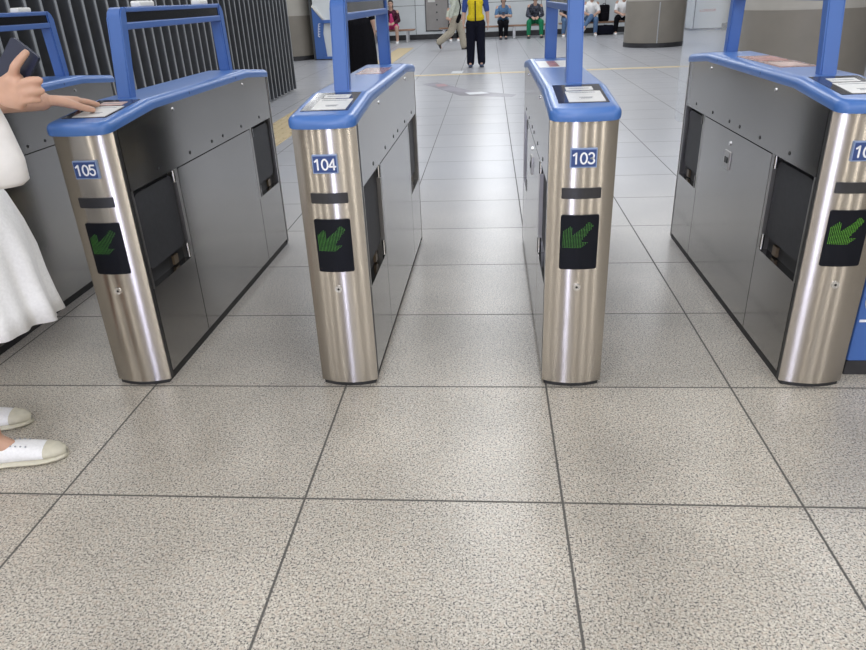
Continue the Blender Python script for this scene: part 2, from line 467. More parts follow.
def make_gate(number, x, label, latch_left=True, sticker='plain', turn=0.0):  # sticker also picks the reflection painted on the cap
    th_ = math.radians(turn)
    g = thing('ticket_gate', label, 'ticket gate', (x+.8*math.sin(th_), GY, 0), -th_, 'row of ticket gates')
    def P(name, key, fn, mat, parent=g, angle=None, smooth=False):
        me = cached(key, lambda: bm_mesh(fn(), name, smooth, angle))
        return new_obj(name, me, M[mat], parent)
    def plinth():
        bm = bmesh.new(); xs = [-HW+.008+(2*HW-.016)*k/16 for k in range(17)]
        prism(bm, [(x, front_y(x)+.006) for x in xs]+[(x, -front_y(x)-.006) for x in xs[::-1]], 2, 0, .04); return bm
    P('plinth', 'plinth', plinth, 'plinth')
    # dark inner core seen through the flap openings
    def core():
        bm = bmesh.new()
        ys = [-.79, -.5, .5, .79]
        pts = [(-.79, .04), (.79, .04)] + [(y, und_z(y)) for y in ys[::-1]]
        prism(bm, pts, 0, -HW+.03, HW-.03); return bm
    P('inner_core', 'core', core, 'core')
    P('front_panel', 'fp', lambda: end_panel(1), 'front_steel', angle=40)
    P('rear_panel', 'rp', lambda: end_panel(-1), 'front_steel', angle=40)
    for sx in (-1, 1):
        xo, xi = sx*HW, sx*(HW-.032)
        for sy in (-1, 1):
            P('corner_trim', ('ct', sx, sy), lambda: B(min(sx*(HW-.03), sx*(HW-.001)), max(sx*(HW-.03), sx*(HW-.001)), min(sy*.796, sy*.774), max(sy*.796, sy*.774), .014, .922), 'trim_dark')
        def upper():
            bm = bmesh.new(); ys = stations(-.772, .772)
            prism(bm, [(-.772, .718), (.772, .718)] + [(y, und_z(y)) for y in ys[::-1]], 0, xo, xi); return bm
        P('upper_panel', ('up', sx), upper, 'side_steel')
        P('service_door' if sx < 0 else 'centre_panel', ('cp', sx), lambda: B(min(xo, xi), max(xo, xi), -.412, .428, .036, .714), 'side_steel')
        for y0, y1, sy in ((-.772, -.416, -1), (.432, .772, 1)):
            P('lower_panel', ('lp', sx, sy), lambda: B(min(xo, xi), max(xo, xi), y0, y1, .036, .368), 'side_steel')
            # jambs of the opening, flap, hinge pins
            hy = y1 if sy < 0 else y0            # hinge side faces the middle
            oy = y0 if sy < 0 else y1
            P('opening_jamb', ('jb', sx, sy), lambda: B(min(xo, xi), max(xo, xi), min(oy, oy-sy*.010), max(oy, oy-sy*.010), .368, .718), 'trim_steel')
            P('opening_jamb', ('jc', sx, sy), lambda: B(min(xo, xi), max(xo, xi), min(hy, hy+sy*.022), max(hy, hy+sy*.022), .368, .718), 'trim_steel')
            def flap():
                bm = bmesh.new()
                pts = rrect(min(oy-sy*.030, hy+sy*.026), max(oy-sy*.030, hy+sy*.026), .425, .700, .028, 5)
                prism(bm, pts, 0, sx*(HW-.014), sx*(HW-.04)); return bm
            P('flap', ('fl', sx, sy), flap, 'flap')
            for z0, z1 in ((.372, .43), (.672, .716)):
                def pin():
                    bm = bmesh.new(); yy = hy+sy*.030
                    cyl(bm, (sx*(HW-.004), yy, z0), (sx*(HW-.004), yy, z1), .0075, n=12); return bm
                P('hinge_pin', ('hp', sx, sy, z0), pin, 'chrome', angle=40)
            P('flap_bracket', ('fb', sx, sy), lambda: B(min(sx*(HW-.02), sx*(HW-.032)), max(sx*(HW-.02), sx*(HW-.032)), (y0+y1)/2+.05, (y0+y1)/2+.085, .374, .410), 'bracket')
        for y in (-.555, -.275, -.045, .085, .325, .595):
            def scr():
                bm = bmesh.new(); cyl(bm, (sx*(HW-.004), y, .747), (sx*(HW+.0015), y, .747), .0072, n=10); return bm
            P('screw', ('sc', sx, y), scr, 'screw_dark')
        for y in (-.35, .425):
            def scr2():
                bm = bmesh.new(); cyl(bm, (sx*(HW-.004), y, .924), (sx*(HW+.003), y, .924), .006, n=10); return bm
            P('rivet', ('rv', sx, y), scr2, 'chrome')
    if latch_left:
        lt = P('latch', 'latch', lambda: B(-HW-.006, -HW+.004, .005, .075, .56, .635, .003), 'trim_steel')
        P('latch_handle', 'latchh', lambda: B(-HW-.009, -HW-.004, .022, .058, .585, .610, .002), 'screw_dark', lt)
        def key():
            bm = bmesh.new(); cyl(bm, (-HW+.004, .035, .665), (-HW-.004, .035, .665), .008, n=12); return bm
        P('keyhole', 'keyh', key, 'chrome')
    # front face fittings
    pl = P('number_plate', 'plate', lambda: B(-.0405, .0405, -.832, -.820, .778, .837, .002), 'plate_rim')
    P('plate_face', 'platef', lambda: B(-.037, .037, -.8335, -.826, .782, .833), 'plate', pl)
    me = cached(('num', number), lambda: bm_mesh(digits_bm(number), 'numerals'))
    new_obj('numerals', me, M['numeral'], pl)
    P('card_slot', 'slot', lambda: arc_patch(-.061, .061, .680, .714, .0, .003, .003), 'slot')
    ds = P('display_screen', 'disp', lambda: arc_patch(-.060, .060, .446, .628, .0, .004, .006), 'screen')
    P('led_arrow', ('led', number), lambda: led_bm(-.052, .520), 'led'+number, ds)
    def lock():
        bm = bmesh.new(); cyl(bm, (0, -.815, .383), (0, -.8285, .383), .0125, n=18); return bm
    lk = P('front_lock', 'lock', lock, 'chrome', angle=40)
    def lockh():
        bm = bmesh.new(); cyl(bm, (0, -.826, .383), (0, -.8292, .383), .004, n=12); return bm
    P('lock_slot', 'lockh', lockh, 'screw_dark', lk)
    # cap
    P('cap', 'cap', cap_bm, 'blue', angle=50)
    def seam():
        bm = bmesh.new()
        for y in (-.19, .34): box(bm, -HW-.0052, HW+.0052, y-.0012, y+.0012, .958, .968)
        return bm
    P('cap_seam', 'seam', seam, 'dark_line')
    for sy in (-1, 1):
        ys = sorted((sy*.772, sy*.528))
        cr = P('card_reader', ('rd', sy), lambda: top_sheet(-.076, .076, ys[0], ys[1], .0015), 'reader_glass')
        if sy < 0:
            P('card_sticker', 'st', lambda: top_sheet(-.044, .066, -.764, -.628, .0026), 'sticker_white', cr)
            P('sticker_header', ('sth', sticker == 'red'), lambda: top_sheet(-.038, .048, -.612, -.565, .0026), 'print_reflection_pink' if sticker == 'red' else 'print_grey' if False else 'sticker_white', cr)
            for q, (xa, xb, ya) in enumerate(((-.034, .05, -.648), (-.008, .034, -.712), (-.004, .030, -.724), (-.028, .036, -.590))):
                def line():
                    bm = bmesh.new()
                    for v in box(bm, xa, xb, ya-.0022, ya+.0022, 0, .0004): v.co.z += top_z(v.co.y)+.0027
                    k = 1; x_ = xa
                    while x_ < xb-.004:      # taller strokes on the printed line
                        w_ = .002+.0035*((k*7) % 5)/5
                        for v in box(bm, x_, x_+w_, ya-.004, ya+.004, 0, .0004): v.co.z += top_z(v.co.y)+.0027
                        x_ += w_+.0035; k += 1
                    return bm
                P('printed_line', ('stp', q), line, 'print_grey', cr)
    # reflections in the glossy cap, painted as coloured sheets on its flat middle
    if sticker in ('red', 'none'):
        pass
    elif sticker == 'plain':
        nt_ = P('notice_or_reflection', 'ntA', lambda: top_sheet(-.060, .060, .06, .33, .0012), 'reflection_brown')
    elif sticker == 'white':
        nt_ = P('notice_or_reflection', 'ntB', lambda: top_sheet(-.078, .060, .07, .36, .0012), 'white')
        P('reflection_patch', 'ntB2', lambda: top_sheet(-.035, .005, .09, .34, .002), 'reflection_red', nt_)
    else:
        nt_ = P('notice_or_reflection', 'ntC', lambda: top_sheet(-.055, .08, -.23, .25, .0012), 'reflection_brown')
        P('reflection_patch', 'ntC2', lambda: top_sheet(-.04, .06, -.2, -.05, .002), 'print_reflection_pink', nt_)
        P('reflection_patch', 'ntC3', lambda: top_sheet(-.03, .07, .03, .2, .002), 'reflection_red', nt_)
    # blue hoop over the cap
    P('hoop_post', 'hp1', lambda: frame_post(*FRONT_POST, True), 'blue_frame', angle=40)
    P('hoop_post', 'hp2', lambda: frame_post(*REAR_POST, False), 'blue_frame', angle=40)
    P('top_rail', 'tr', lambda: B(-HX, HX, FRONT_POST[3]-.006, REAR_POST[3]+.004, 1.260, 1.277, .004), 'blue_frame')
    P('lower_rail', 'lr', lambda: B(-HX, HX, FRONT_POST[3]-.020, REAR_POST[3]+.010, 1.204, 1.228, .004), 'blue_frame')
    P('hoop_display', 'hd', lambda: B(-.020, .020, FRONT_POST[3]-.010, REAR_POST[3]+.006, 1.226, 1.262), 'black_gloss')
    for i, (ya, yb) in enumerate(((-.27, -.155), (.275, .375))):
        P('rail_clip', ('clip', i), lambda: B(-.02, .02, ya, yb, 1.275, 1.296, .006), 'white')
    return g

make_gate('106', -2.118, 'stainless ticket gate with blue cap behind the woman in white, leftmost of the row', sticker='none')
make_gate('105', -1.297, 'stainless ticket gate with plate 105, a hand resting on its reader', sticker='red', turn=.8)
make_gate('104', -.514, 'stainless ticket gate with blue plate 104 and green arrow screen', sticker='plain', turn=.8)
make_gate('103', .283, 'stainless ticket gate with blue plate 103 and white painted reflection on its cap', sticker='white')
g102 = make_gate('102', 1.100, 'stainless ticket gate at the right edge with plate starting 10', sticker='brown_reflection')
# clear acrylic sheet at the rear of the right-hand gate
def acrylic_mat():
    m = bpy.data.materials.new('clear_acrylic'); m.use_nodes = True
    nt = m.node_tree; b = nt.nodes['Principled BSDF']
    b.inputs['Base Color'].default_value = (.86, .92, .97, 1); b.inputs['Roughness'].default_value = .12
    tr = nt.nodes.new('ShaderNodeBsdfTransparent'); mx = nt.nodes.new('ShaderNodeMixShader'); mx.inputs[0].default_value = .16
    nt.links.new(tr.outputs[0], mx.inputs[1]); nt.links.new(b.outputs[0], mx.inputs[2])
    nt.links.new(mx.outputs[0], nt.nodes['Material Output'].inputs['Surface'])
    return m
M['acrylic'] = acrylic_mat()
bm = bmesh.new()
prism(bm, rrect(-.135, .10, .62, 1.55, .03, 5), 1, .846, .850)
obj('acrylic_panel', bm, M['acrylic'], g102)
obj('acrylic_bracket', B(-.05, .05, .828, .848, .64, .70, .003), M['trim_steel'], g102)

# blue wheelchair panel beside the right gate
t = thing('barrier_panel', 'blue barrier panel with white wheelchair emblem right of gate at right edge', 'barrier', (1.245, 2.235, 0))
obj('panel', B(0, .72, -.02, .04, .055, .62, .006), M['blue_frame'], t)
obj('base', B(0, .72, -.018, .038, 0, .055), M['black_base'], t)
def tube_path(bm, pts, r, n=8):
    for p, q in zip(pts, pts[1:]):
        cyl(bm, p, q, r, n=n)
    for p in pts:
        bmesh.ops.create_icosphere(bm, subdivisions=1, radius=r, matrix=Matrix.Translation(p))
bm = bmesh.new()
ex, ez, yy = .066, .285, -.021
ring = [(ex+.05*math.cos(a), yy, ez+.05*math.sin(a)) for a in [math.radians(100+260*k/20) for k in range(21)]]
tube_path(bm, ring, .005)
tube_path(bm, [(ex-.018, yy, ez+.12), (ex-.015, yy, ez+.01), (ex+.045, yy, ez+.005), (ex+.065, yy, ez-.06), (ex+.09, yy, ez-.055)], .006)
tube_path(bm, [(ex-.016, yy, ez+.07), (ex+.035, yy, ez+.065)], .005)
bmesh.ops.create_uvsphere(bm, u_segments=12, v_segments=8, radius=.016, matrix=Matrix.Translation((ex-.02, yy, ez+.15)) @ Matrix.Diagonal((1, .3, 1, 1)))
obj('wheelchair_emblem', bm, M['numeral'], t, smooth=True)
obj('underline', B(.008, .27, -.022, -.019, .207, .216), M['numeral'], t)

# ------------------------------------------------------------------ slatted fence on the left
t = thing('slat_fence', 'tall dark grey fence of upright metal slats along the left side', 'fence', (-3.12, 3.0, 0))
n = 47
bar_me = None
for k in range(n):
    y = k*.18
    if bar_me is None:
        bm = bmesh.new(); box(bm, -.055, .055, -.020, .020, .03, 2.75, .004, 1); bar_me = bm_mesh(bm, 'bar')
        bm = bmesh.new(); box(bm, .050, .0575, -.014, .014, .03, 2.75); edge_me = bm_mesh(bm, 'bar_highlight')
    b_ = new_obj('bar', bar_me, M['fence_bar'], t); b_.location = (0, y, 0)
    e_ = new_obj('bar_highlight', edge_me, M['fence_edge_lit'], b_)  # paler strip: highlight along the bar's edge, painted on
obj('rail', B(-.06, -.045, -.1, 8.40, 1.0, 1.05), M['fence_bar'], t)
obj('rail', B(-.06, -.045, -.1, 8.40, 2.6, 2.65), M['fence_bar'], t)
obj('backing_panel', B(-.30, -.27, -.1, 8.36, .0, 2.78), M['fence_back'], t)

# ------------------------------------------------------------------ round clad columns
def column(x, y, r, label, seam_at=None):
    t = thing('round_column', label, 'column', (x, y, 0), 0, 'round clad columns')
    t['kind'] = 'thing'
    def drum(r, z0, z1):
        bm = bmesh.new(); cyl(bm, (0, 0, z0), (0, 0, z1), r, n=72); return bm
    obj('base_ring', drum(r*1.01, 0, .10), M['black_base'], t, angle=40)
    obj('lower_cladding', drum(r, .10, .98), M['column_low'], t, angle=40)
    obj('upper_cladding', drum(r*.985, .98, 3.0), M['column_high'], t, angle=40)
    if seam_at is not None:
        a = seam_at
        bm = bmesh.new(); cyl(bm, (r*math.cos(a), r*math.sin(a), .10), (r*math.cos(a), r*math.sin(a), .95), .014, n=6)
        obj('seam_strip', bm, M['bench_leg'], t)
column(3.86, 17.9, .68, 'round taupe column with pale seam strip in the centre right background', math.radians(-95))
column(-4.86, 17.9, .66, 'round taupe column just beyond the end of the slatted fence')
column(3.62, 8.9, .69, 'large round taupe column behind the gate at right')

# ------------------------------------------------------------------ background fixtures
def bench(x0, x1, legs, label):
    t = thing('bench', label, 'bench', ((x0+x1)/2, 23.2, 0), 0, 'wooden benches along the back wall')
    w = (x1-x0)/2
    for k in range(3):
        obj('seat_slat', B(-w, w, -.20+k*.135, -.20+k*.135+.125, .335, .375, .006), M['wood'], t)
    obj('seat_frame', B(-w+.05, w-.05, -.15, .15, .315, .335), M['bench_leg'], t)
    for lx in legs:
        for y in (-.15, .15):
            obj('leg', B(lx-(x0+x1)/2-.04, lx-(x0+x1)/2+.04, y-.025, y+.025, 0, .318, .004), M['bench_leg'], t)
bench(-3.75, -2.32, (-3.6, -2.55), 'wooden bench with grey legs under the girl in pink')
bench(-1.55, 2.0, (-1.4, .76, 1.75), 'long wooden bench with grey legs under the man in blue shirt')
bench(2.12, 4.75, (2.35, 4.55), 'wooden bench on the right under the two people in white tops')

t = thing('wall_cabinet', 'grey panelled cabinet door with three dark knobs on the back wall', 'cabinet', (-1.68, WALL_Y-.04, 0))
obj('door', B(-.35, .35, -.01, .06, .27, 2.0, .004), M['grey_door'], t)
obj('frame', B(-.38, .38, .02, .06, .24, 2.03), M['dark_line'], t)
for z in (.58, .80, 1.02):
    bm = bmesh.new(); cyl(bm, (0, -.01, z), (0, -.03, z), .025, n=12); obj('knob', bm, M['dark_line'], t)
obj('notice_or_reflection', B(-.28, -.05, -.016, -.009, 1.1, 1.4), M['sticker_white'], t)

# white cabinet with red lettering on the right
t = thing('white_cabinet', 'pale grey white cabinet with red lettering on the far right wall', 'cabinet', (6.62, 23.5, 0))
obj('body', B(-.5, .42, -.15, .5, .06, 2.2, .01), M['wall_panel'], t)
obj('plinth', B(-.5, .44, -.14, .5, 0, .06), M['black_base'], t)
obj('frame_edge', B(-.44, -.41, -.158, -.14, .06, 2.2), M['dark_line'], t)
obj('frame_edge', B(.42, .53, -.12, .5, .18, 2.2), M['wall_panel'], t)
obj('foot', B(.42, .54, -.13, .1, .06, .18), M['black_base'], t)
M['red_text'] = principled('red_text', (.50, .16, .10), .5)
bm = bmesh.new(); x_ = -.28
for k, (w, h) in enumerate(((.03, .05), (.015, .01), (.06, .08), (.045, .07), (.05, .07), (.045, .07), (.05, .07), (.04, .07))):
    if k == 1: box(bm, x_, x_+w, -.156, -.149, .52, .535)
    else:
        box(bm, x_, x_+.012, -.156, -.149, .52, .52+h); box(bm, x_+w-.012, x_+w, -.156, -.149, .52, .52+h)
        box(bm, x_, x_+w, -.156, -.149, .52+h*(.5 if k % 2 else .0), .52+h*(.5 if k % 2 else .0)+.012)
    x_ += w+.018
obj('red_lettering', bm, M['red_text'], t)

# blue and white machine beyond the fence
t = thing('vending_machine', 'white machine with a blue slanted side and white script, beyond the fence', 'vending machine', (-4.13, 17.35, 0))
bm = bmesh.new(); prism(bm, [(0, .02), (.27, .02), (.22, .58), (.26, .82), (0, 1.14)], 1, -.03, 0.0); obj('blue_side', bm, M['plate'] if False else M['blue_frame'], t)
obj('body', B(0.02, .95, 0, .7, .02, 1.42, .01), M['wall_panel'], t)
bm = bmesh.new(); prism(bm, [(.0, 1.16), (.30, .84), (.33, .86), (.03, 1.2)], 1, -.05, .0); obj('white_edge', bm, M['white'], t)
obj('dark_post', B(-.055, -.005, -.03, .7, 0, 1.5), M['dark_line'], t)
obj('blue_shelf', B(.25, .9, -.12, 0, .80, .87, .005), M['blue_frame'], t)
obj('foot', B(.2, .5, -.08, 0, .02, .07), M['blue_frame'], t)
obj('handle', B(.44, .5, -.04, 0, .40, .50), M['black_base'], t)
bm = bmesh.new()
pts = []
for k in range(40):      # a running white script written upwards
    s_ = k/39
    pts.append((.115+.035*s_+.022*math.sin(s_*34), -.032, .50+.30*s_+.015*math.cos(s_*34)))
tube_path(bm, [Vector(p) for p in pts], .007, 6)
obj('white_script', bm, M['numeral'], t)

# ------------------------------------------------------------------ people: organic meshes from capsules, voxel-fused into one skin
def capsule(bm, p0, r0, p1, r1, n=12):
    p0 = Vector(p0); p1 = Vector(p1)
    for p, r in ((p0, r0), (p1, r1)):
        bmesh.ops.create_uvsphere(bm, u_segments=n, v_segments=max(6, n//2+2), radius=r, matrix=Matrix.Translation(p))
    if (p1-p0).length > 1e-5: cyl(bm, p0, p1, r0, r1, n=n)

def ell(bm, c, r, rot=None, n=16):
    Mx = Matrix.Translation(c)
    if rot is not None: Mx = Mx @ rot.to_4x4()
    bmesh.ops.create_uvsphere(bm, u_segments=n, v_segments=n//2+2, radius=1.0, matrix=Mx @ Matrix.Diagonal((*r, 1)))

def fuse(name, prims, mat, parent, voxel, smooth=4):
    bm = bmesh.new()
    for p in prims:
        if p[0] == 'c': capsule(bm, *p[1:])
        else: ell(bm, *p[1:])
    me = bpy.data.meshes.new('tmp'); bm.to_mesh(me); bm.free()
    o = bpy.data.objects.new('tmp', me); C.objects.link(o)
    r = o.modifiers.new('r', 'REMESH'); r.mode = 'VOXEL'; r.voxel_size = voxel; r.adaptivity = 0
    s = o.modifiers.new('s', 'SMOOTH'); s.iterations = smooth; s.factor = .5
    bpy.context.view_layer.update()
    out = bpy.data.meshes.new_from_object(o.evaluated_get(bpy.context.evaluated_depsgraph_get()))
    bpy.data.objects.remove(o); bpy.data.meshes.remove(me)
    out.name = name
    for p in out.polygons: p.use_smooth = True
    out.materials.clear()
    return new_obj(name, out, mat, parent)

def chain(pts, rad):
    return [('c', a, ra, b, rb) for a, b, ra, rb in zip(pts, pts[1:], rad, rad[1:])]

def hand(w, fdir, pnorm, thumb_side, s=1.0, curl=(.35, .4, .45, .5), thumb_open=.7, bend=1.0, fr=.0078):
    """palm, four fingers of unequal length, thumb from the side of the palm.  pnorm points out of the palm."""
    w = Vector(w); f = Vector(fdir).normalized(); n = Vector(pnorm); n = (n-n.dot(f)*f).normalized()
    t = Vector(thumb_side); t = (t-t.dot(f)*f-t.dot(n)*n).normalized()
    P = []; tips = []
    PL = .078*s
    offs = [.029, .010, -.010, -.028]; lens = [.066, .074, .069, .054]
    for i, (o, l, c) in enumerate(zip(offs, lens, curl)):
        base = w+f*.012*s+t*o*.55*s
        k = w+f*(PL-abs(o-.005)*.25*s)+t*o*s
        P.append(('c', base, .0135*s, k, .0112*s))
        d = f.copy(); p = k; r = fr*1.12*s
        for j, q in enumerate((.45, .31, .24)):
            ang = c*(.75, 1.0, .7)[j]*bend
            ax = f.cross(n)          # turning f towards n
            d = Matrix.Rotation(ang, 3, ax) @ d
            e = p+d*l*q*s; r2 = r*.9
            P.append(('c', p, r, e, r2)); p = e; r = r2
        tips.append((p.copy(), d.copy(), r))
    b = w+f*.020*s+t*.020*s; d = (f*.75+t*thumb_open+n*.25).normalized()
    p1 = b+d*.034*s; d2 = (d+f*.5+n*.15).normalized(); p2 = p1+d2*.028*s; p3 = p2+(d2+f*.3).normalized()*.022*s
    P += [('c', b, .0135*s, p1, .0108*s), ('c', p1, .0105*s, p2, .0092*s), ('c', p2, .0092*s, p3, .0078*s)]
    return P, tips

def head(c, fwd, s=1.0, tilt=0.0):
    """skull, jaw, nose, ears; fwd is the facing direction"""
    f = Vector(fwd).normalized(); up = Vector((0, 0, 1)); side = f.cross(up).normalized()
    R = Matrix((side, f, up)).transposed()
    if tilt: R = R @ Matrix.Rotation(-tilt, 3, 'X')
    c = Vector(c); L = lambda x, y, z: c+R @ Vector((x, y, z))*s
    P = [('e', L(0, -.008, .020), (.070*s, .085*s, .082*s), R), ('e', L(0, .018, -.045), (.052*s, .060*s, .055*s), R),
         ('e', L(0, .060, -.072), (.022*s, .018*s, .016*s), R),
         ('c', L(0, .076, .002), .007*s, L(0, .090, -.028), .010*s), ('e', L(0, .070, .022), (.045*s, .014*s, .012*s), R),
         ('e', L(0, .072, -.050), (.022*s, .012*s, .009*s), R)]
    for sx in (-1, 1): P += [('e', L(sx*.070, -.008, -.012), (.010*s, .018*s, .028*s), R)]
    feats = dict(R=R, eyes=[L(-.028, .072, -.002), L(.028, .072, -.002)], mouth=L(0, .079, -.052), L=L)
    return P, feats

def face_parts(parent, ft, s, mat='eye'):
    for e in ft['eyes']:
        bm = bmesh.new(); ell(bm, e, (.011*s, .008*s, .006*s), ft['R'], 10); obj('eye', bm, M['eye'], parent, smooth=True)
    bm = bmesh.new(); ell(bm, ft['mouth'], (.020*s, .006*s, .006*s), ft['R'], 10); obj('mouth', bm, M['lip'], parent, smooth=True)

def hair_mesh(parent, ft, s, long=0.0):
    L, R = ft['L'], ft['R']
    P = [('e', L(0, -.020, .034), (.078*s, .088*s, .082*s), R), ('e', L(0, -.050, -.02), (.070*s, .050*s, .065*s), R), ('e', L(0, .035, .075), (.060*s, .045*s, .032*s), R)]
    if long:
        P += [('e', L(0, -.055, -.06-long*.5), (.072*s, .035*s, .07+long*.5), R)]
    return fuse('hair', P, M['hair'], parent, .010, 3)

def shoe(parent, heel, toe, mat, s=1.0, z=0.0, cap=None, sole_mat=None, pitch=None):
    """low shoe lofted from heel to toe"""
    heel = Vector(heel); toe = Vector(toe); f = (toe-heel); Ln = f.length; f.normalize()
    up = Vector((0, 0, 1)); side = f.cross(up).normalized(); up = side.cross(f).normalized()
    st = [(0, .022, .050), (.03, .030, .058), (.12, .034, .062), (.25, .034, .062), (.36, .034, .064), (.5, .038, .060), (.65, .042, .050), (.78, .041, .041), (.9, .033, .032), (.97, .020, .022), (1, .008, .015)]
    def loft(bm, sts, z0=.012, grow=0.0, hgt=None):
        rings = []
        for t, w, h in sts:
            w = (w+grow)*s; h = (h if hgt is None else hgt)*s; ring = []
            for k in range(14):
                a = 2*PI*k/14
                cx = math.copysign(abs(math.cos(a))**.7, math.cos(a))*w
                sz = math.sin(a)
                zz = z0*s + (h*.5)*(1+math.copysign(abs(sz)**.8, sz))
                ring.append(bm.verts.new(heel+f*Ln*t+side*cx*(1-.18*max(0, sz))+up*zz))
            rings.append(ring)
        for r0, r1 in zip(rings, rings[1:]):
            for k in range(14): bm.faces.new((r0[k], r0[(k+1) % 14], r1[(k+1) % 14], r1[k]))
        bm.faces.new(rings[0]); bm.faces.new(rings[-1][::-1])
    bm = bmesh.new(); loft(bm, st)
    o = obj('shoe', bm, mat, parent, smooth=True)
    bm = bmesh.new(); loft(bm, st, 0.0, .003, .020)
    obj('sole', bm, sole_mat or M['shoe_dark'], o, angle=50)
    if cap:
        bm = bmesh.new(); loft(bm, [(t, w+.0015, h+.002) for t, w, h in [(.77, .0415, .0388)]+st[7:]], .012)
        obj('toe_cap', bm, cap, o, smooth=True)
        bm = bmesh.new()
        for q in (-1, 1):
            for k in range(4):
                p = heel+f*Ln*(.42+.055*k)+side*q*.022*s+up*(.0735-.0030*k)*s
                bmesh.ops.create_icosphere(bm, subdivisions=1, radius=.0030*s, matrix=Matrix.Translation(p))
        obj('eyelets', bm, M['print_grey'], o)
    return o

# ---- seated people on the benches (facing the camera)
def seated(x, label, top, legs, shoes, y=23.08, sleeves='short', lean=.06, look_down=.35, cross=False, bare_legs=False, phone=False, splay=.0, hair_long=0.0, jacket=None, turn=0.0, ankle=None):
    t = thing('person', label, 'person', (x, y, 0), turn); K = 1.15; t.scale = (K, K, K)
    sh = .333; V = Vector
    hipL, hipR = V((-.075, .02, sh+.075)), V((.075, .02, sh+.075))
    kn = [V((-.10-splay, -.34, sh+.055)), V((.10+splay, -.34, sh+.055))]
    an = [V((-.10-splay*1.1, -.33, .07)), V((.10+splay*1.1, -.33, .07))]
    if ankle: an = [V(a) for a in ankle]
    if cross:
        kn[0] = V((-.02, -.34, sh+.13)); an[0] = V((.16, -.42, .22)) if cross == 'r' else V((-.20, -.42, .24))
    chest = V((0, -lean-.02, sh+.37)); neck = V((0, -lean*1.6-.02, sh+.51)); hd = V((0, -lean*2.0-.05, sh+.63))
    shl = [V((-.150, -lean-.02, sh+.43)), V((.150, -lean-.02, sh+.43))]
    el = [V((-.195, -lean-.09, sh+.22)), V((.195, -lean-.09, sh+.22))]
    wr = [V((-.075, -.26, sh+.17)), V((.075, -.26, sh+.17))]
    if phone: wr = [V((-.05, -.27, sh+.24)), V((.05, -.27, sh+.24))]
    body = [('e', V((0, .01, sh+.10)), (.15, .115, .10)), ('c', V((0, 0, sh+.12)), .11, chest, .115), ('e', chest+V((0, 0, .04)), (.145, .09, .09)),
            ('c', neck-V((0, 0, .06)), .048, hd-V((0, 0, .05)), .045)]
    for i in (0, 1):
        body += chain([(hipL, hipR)[i], kn[i], an[i]], [.075, .055, .035]) + [('c', an[i], .032, an[i]+V((0, -.10, -.035)), .026)]
        body += chain([shl[i], el[i], wr[i]], [.050, .038, .026])
        hp, _ = hand(wr[i], (.25*(1-2*i), -.75, -.15), (.3*(1-2*i), 0, -1), (1-2*i, -.2, .2), .95)
        body += hp
    hp, ft = head(hd, (0, -1, 0), .95, -look_down)
    body += hp
    fuse('body', body, M['skin_far'], t, .0085, 3)
    face_parts(t, ft, .95); hair_mesh(t, ft, .95, hair_long)
    tp = [('e', V((0, .01, sh+.13)), (.155, .122, .09)), ('c', V((0, 0, sh+.12)), .122, chest, .126), ('e', chest+V((0, 0, .04)), (.160, .10, .095)), ('c', chest+V((0, 0, .06)), .06, neck-V((0, 0, .03)), .056)]
    for i in (0, 1):
        e2 = el[i] if sleeves == 'long' else shl[i].lerp(el[i], .75)
        tp += [('c', shl[i]-V((0, 0, .012)), .052, e2, .050)]
        if sleeves == 'long': tp += [('c', el[i], .050, el[i].lerp(wr[i], .85), .038)]
    fuse('shirt' if not jacket else 'jacket', tp, M[top], t, .011, 3)
    if jacket:
        fuse(jacket[0], [('c', V((0, -.075, sh+.13)), .085, chest+V((0, -.068, .0)), .060), ('e', V((0, -.12, sh+.11)), (.13, .13, .06))], M[jacket[1]], t, .011, 3)
    if not bare_legs:
        tr = [('e', V((0, .01, sh+.075)), (.158, .12, .075))]
        for i in (0, 1): tr += chain([(hipL, hipR)[i], kn[i], kn[i].lerp(an[i], .92)], [.086, .068, .052])
        fuse('trousers', tr, M[legs], t, .011, 3)
    else:
        tr = [('e', V((0, .0, sh+.075)), (.16, .125, .075))]
        for i in (0, 1): tr += chain([(hipL, hipR)[i], (hipL, hipR)[i].lerp(kn[i], .75)], [.088, .080])
        fuse('shorts', tr, M[legs], t, .011, 3)
    for i in (0, 1):
        a = an[i]; d = V((.10*(2*i-1)*0, -1, 0)) if not (cross and i == 0) else V(((.55 if cross == 'r' else -.55), -.75, -.45))
        h = a+d.normalized()*-.055; h.z = a.z-.062 if (cross and i == 0) else 0.0
        e = h+d.normalized()*.225
        if not (cross and i == 0): e.z = 0
        shoe(t, h, e, M[shoes], .95, sole_mat=M['white'] if shoes == 'shoe_white' else None)
    if phone:
        p = (wr[0]+wr[1])/2+V((0, -.06, .045))
        bm = bmesh.new(); box(bm, -.034, .034, -.004, .004, -.065, .065, .003, 1)
        ph = obj('smartphone', bm, M['phone']); ph.location = V((x, y, 0))+p*K; ph.rotation_euler = (-.8, 0, 0)
        tag(ph, 'dark smartphone in the hands of the %s' % phone, 'phone')
    return t
seated(-3.0, 'person in pink outfit and dark maroon jacket seated on the left bench', 'maroon', 'pink', 'shoe_white', sleeves='long', bare_legs=True, jacket=('pink_top', 'pink'), look_down=.1, hair_long=.06, splay=.05)
seated(-1.06, 'person in dark trousers seated behind the walking man', 'shirt_pale', 'black', 'shoe_white')
seated(.42, 'person in blue shirt and dark trousers bent over a phone on the long bench', 'blue_cl', 'black', 'shoe_dark', lean=.13, look_down=.7, phone='person in blue shirt', splay=-.03)
seated(1.37, 'person in dark patterned jacket and green trousers on the long bench', 'jacket', 'green', 'shoe_dark', sleeves='long', lean=.10, look_down=.5, splay=.06)
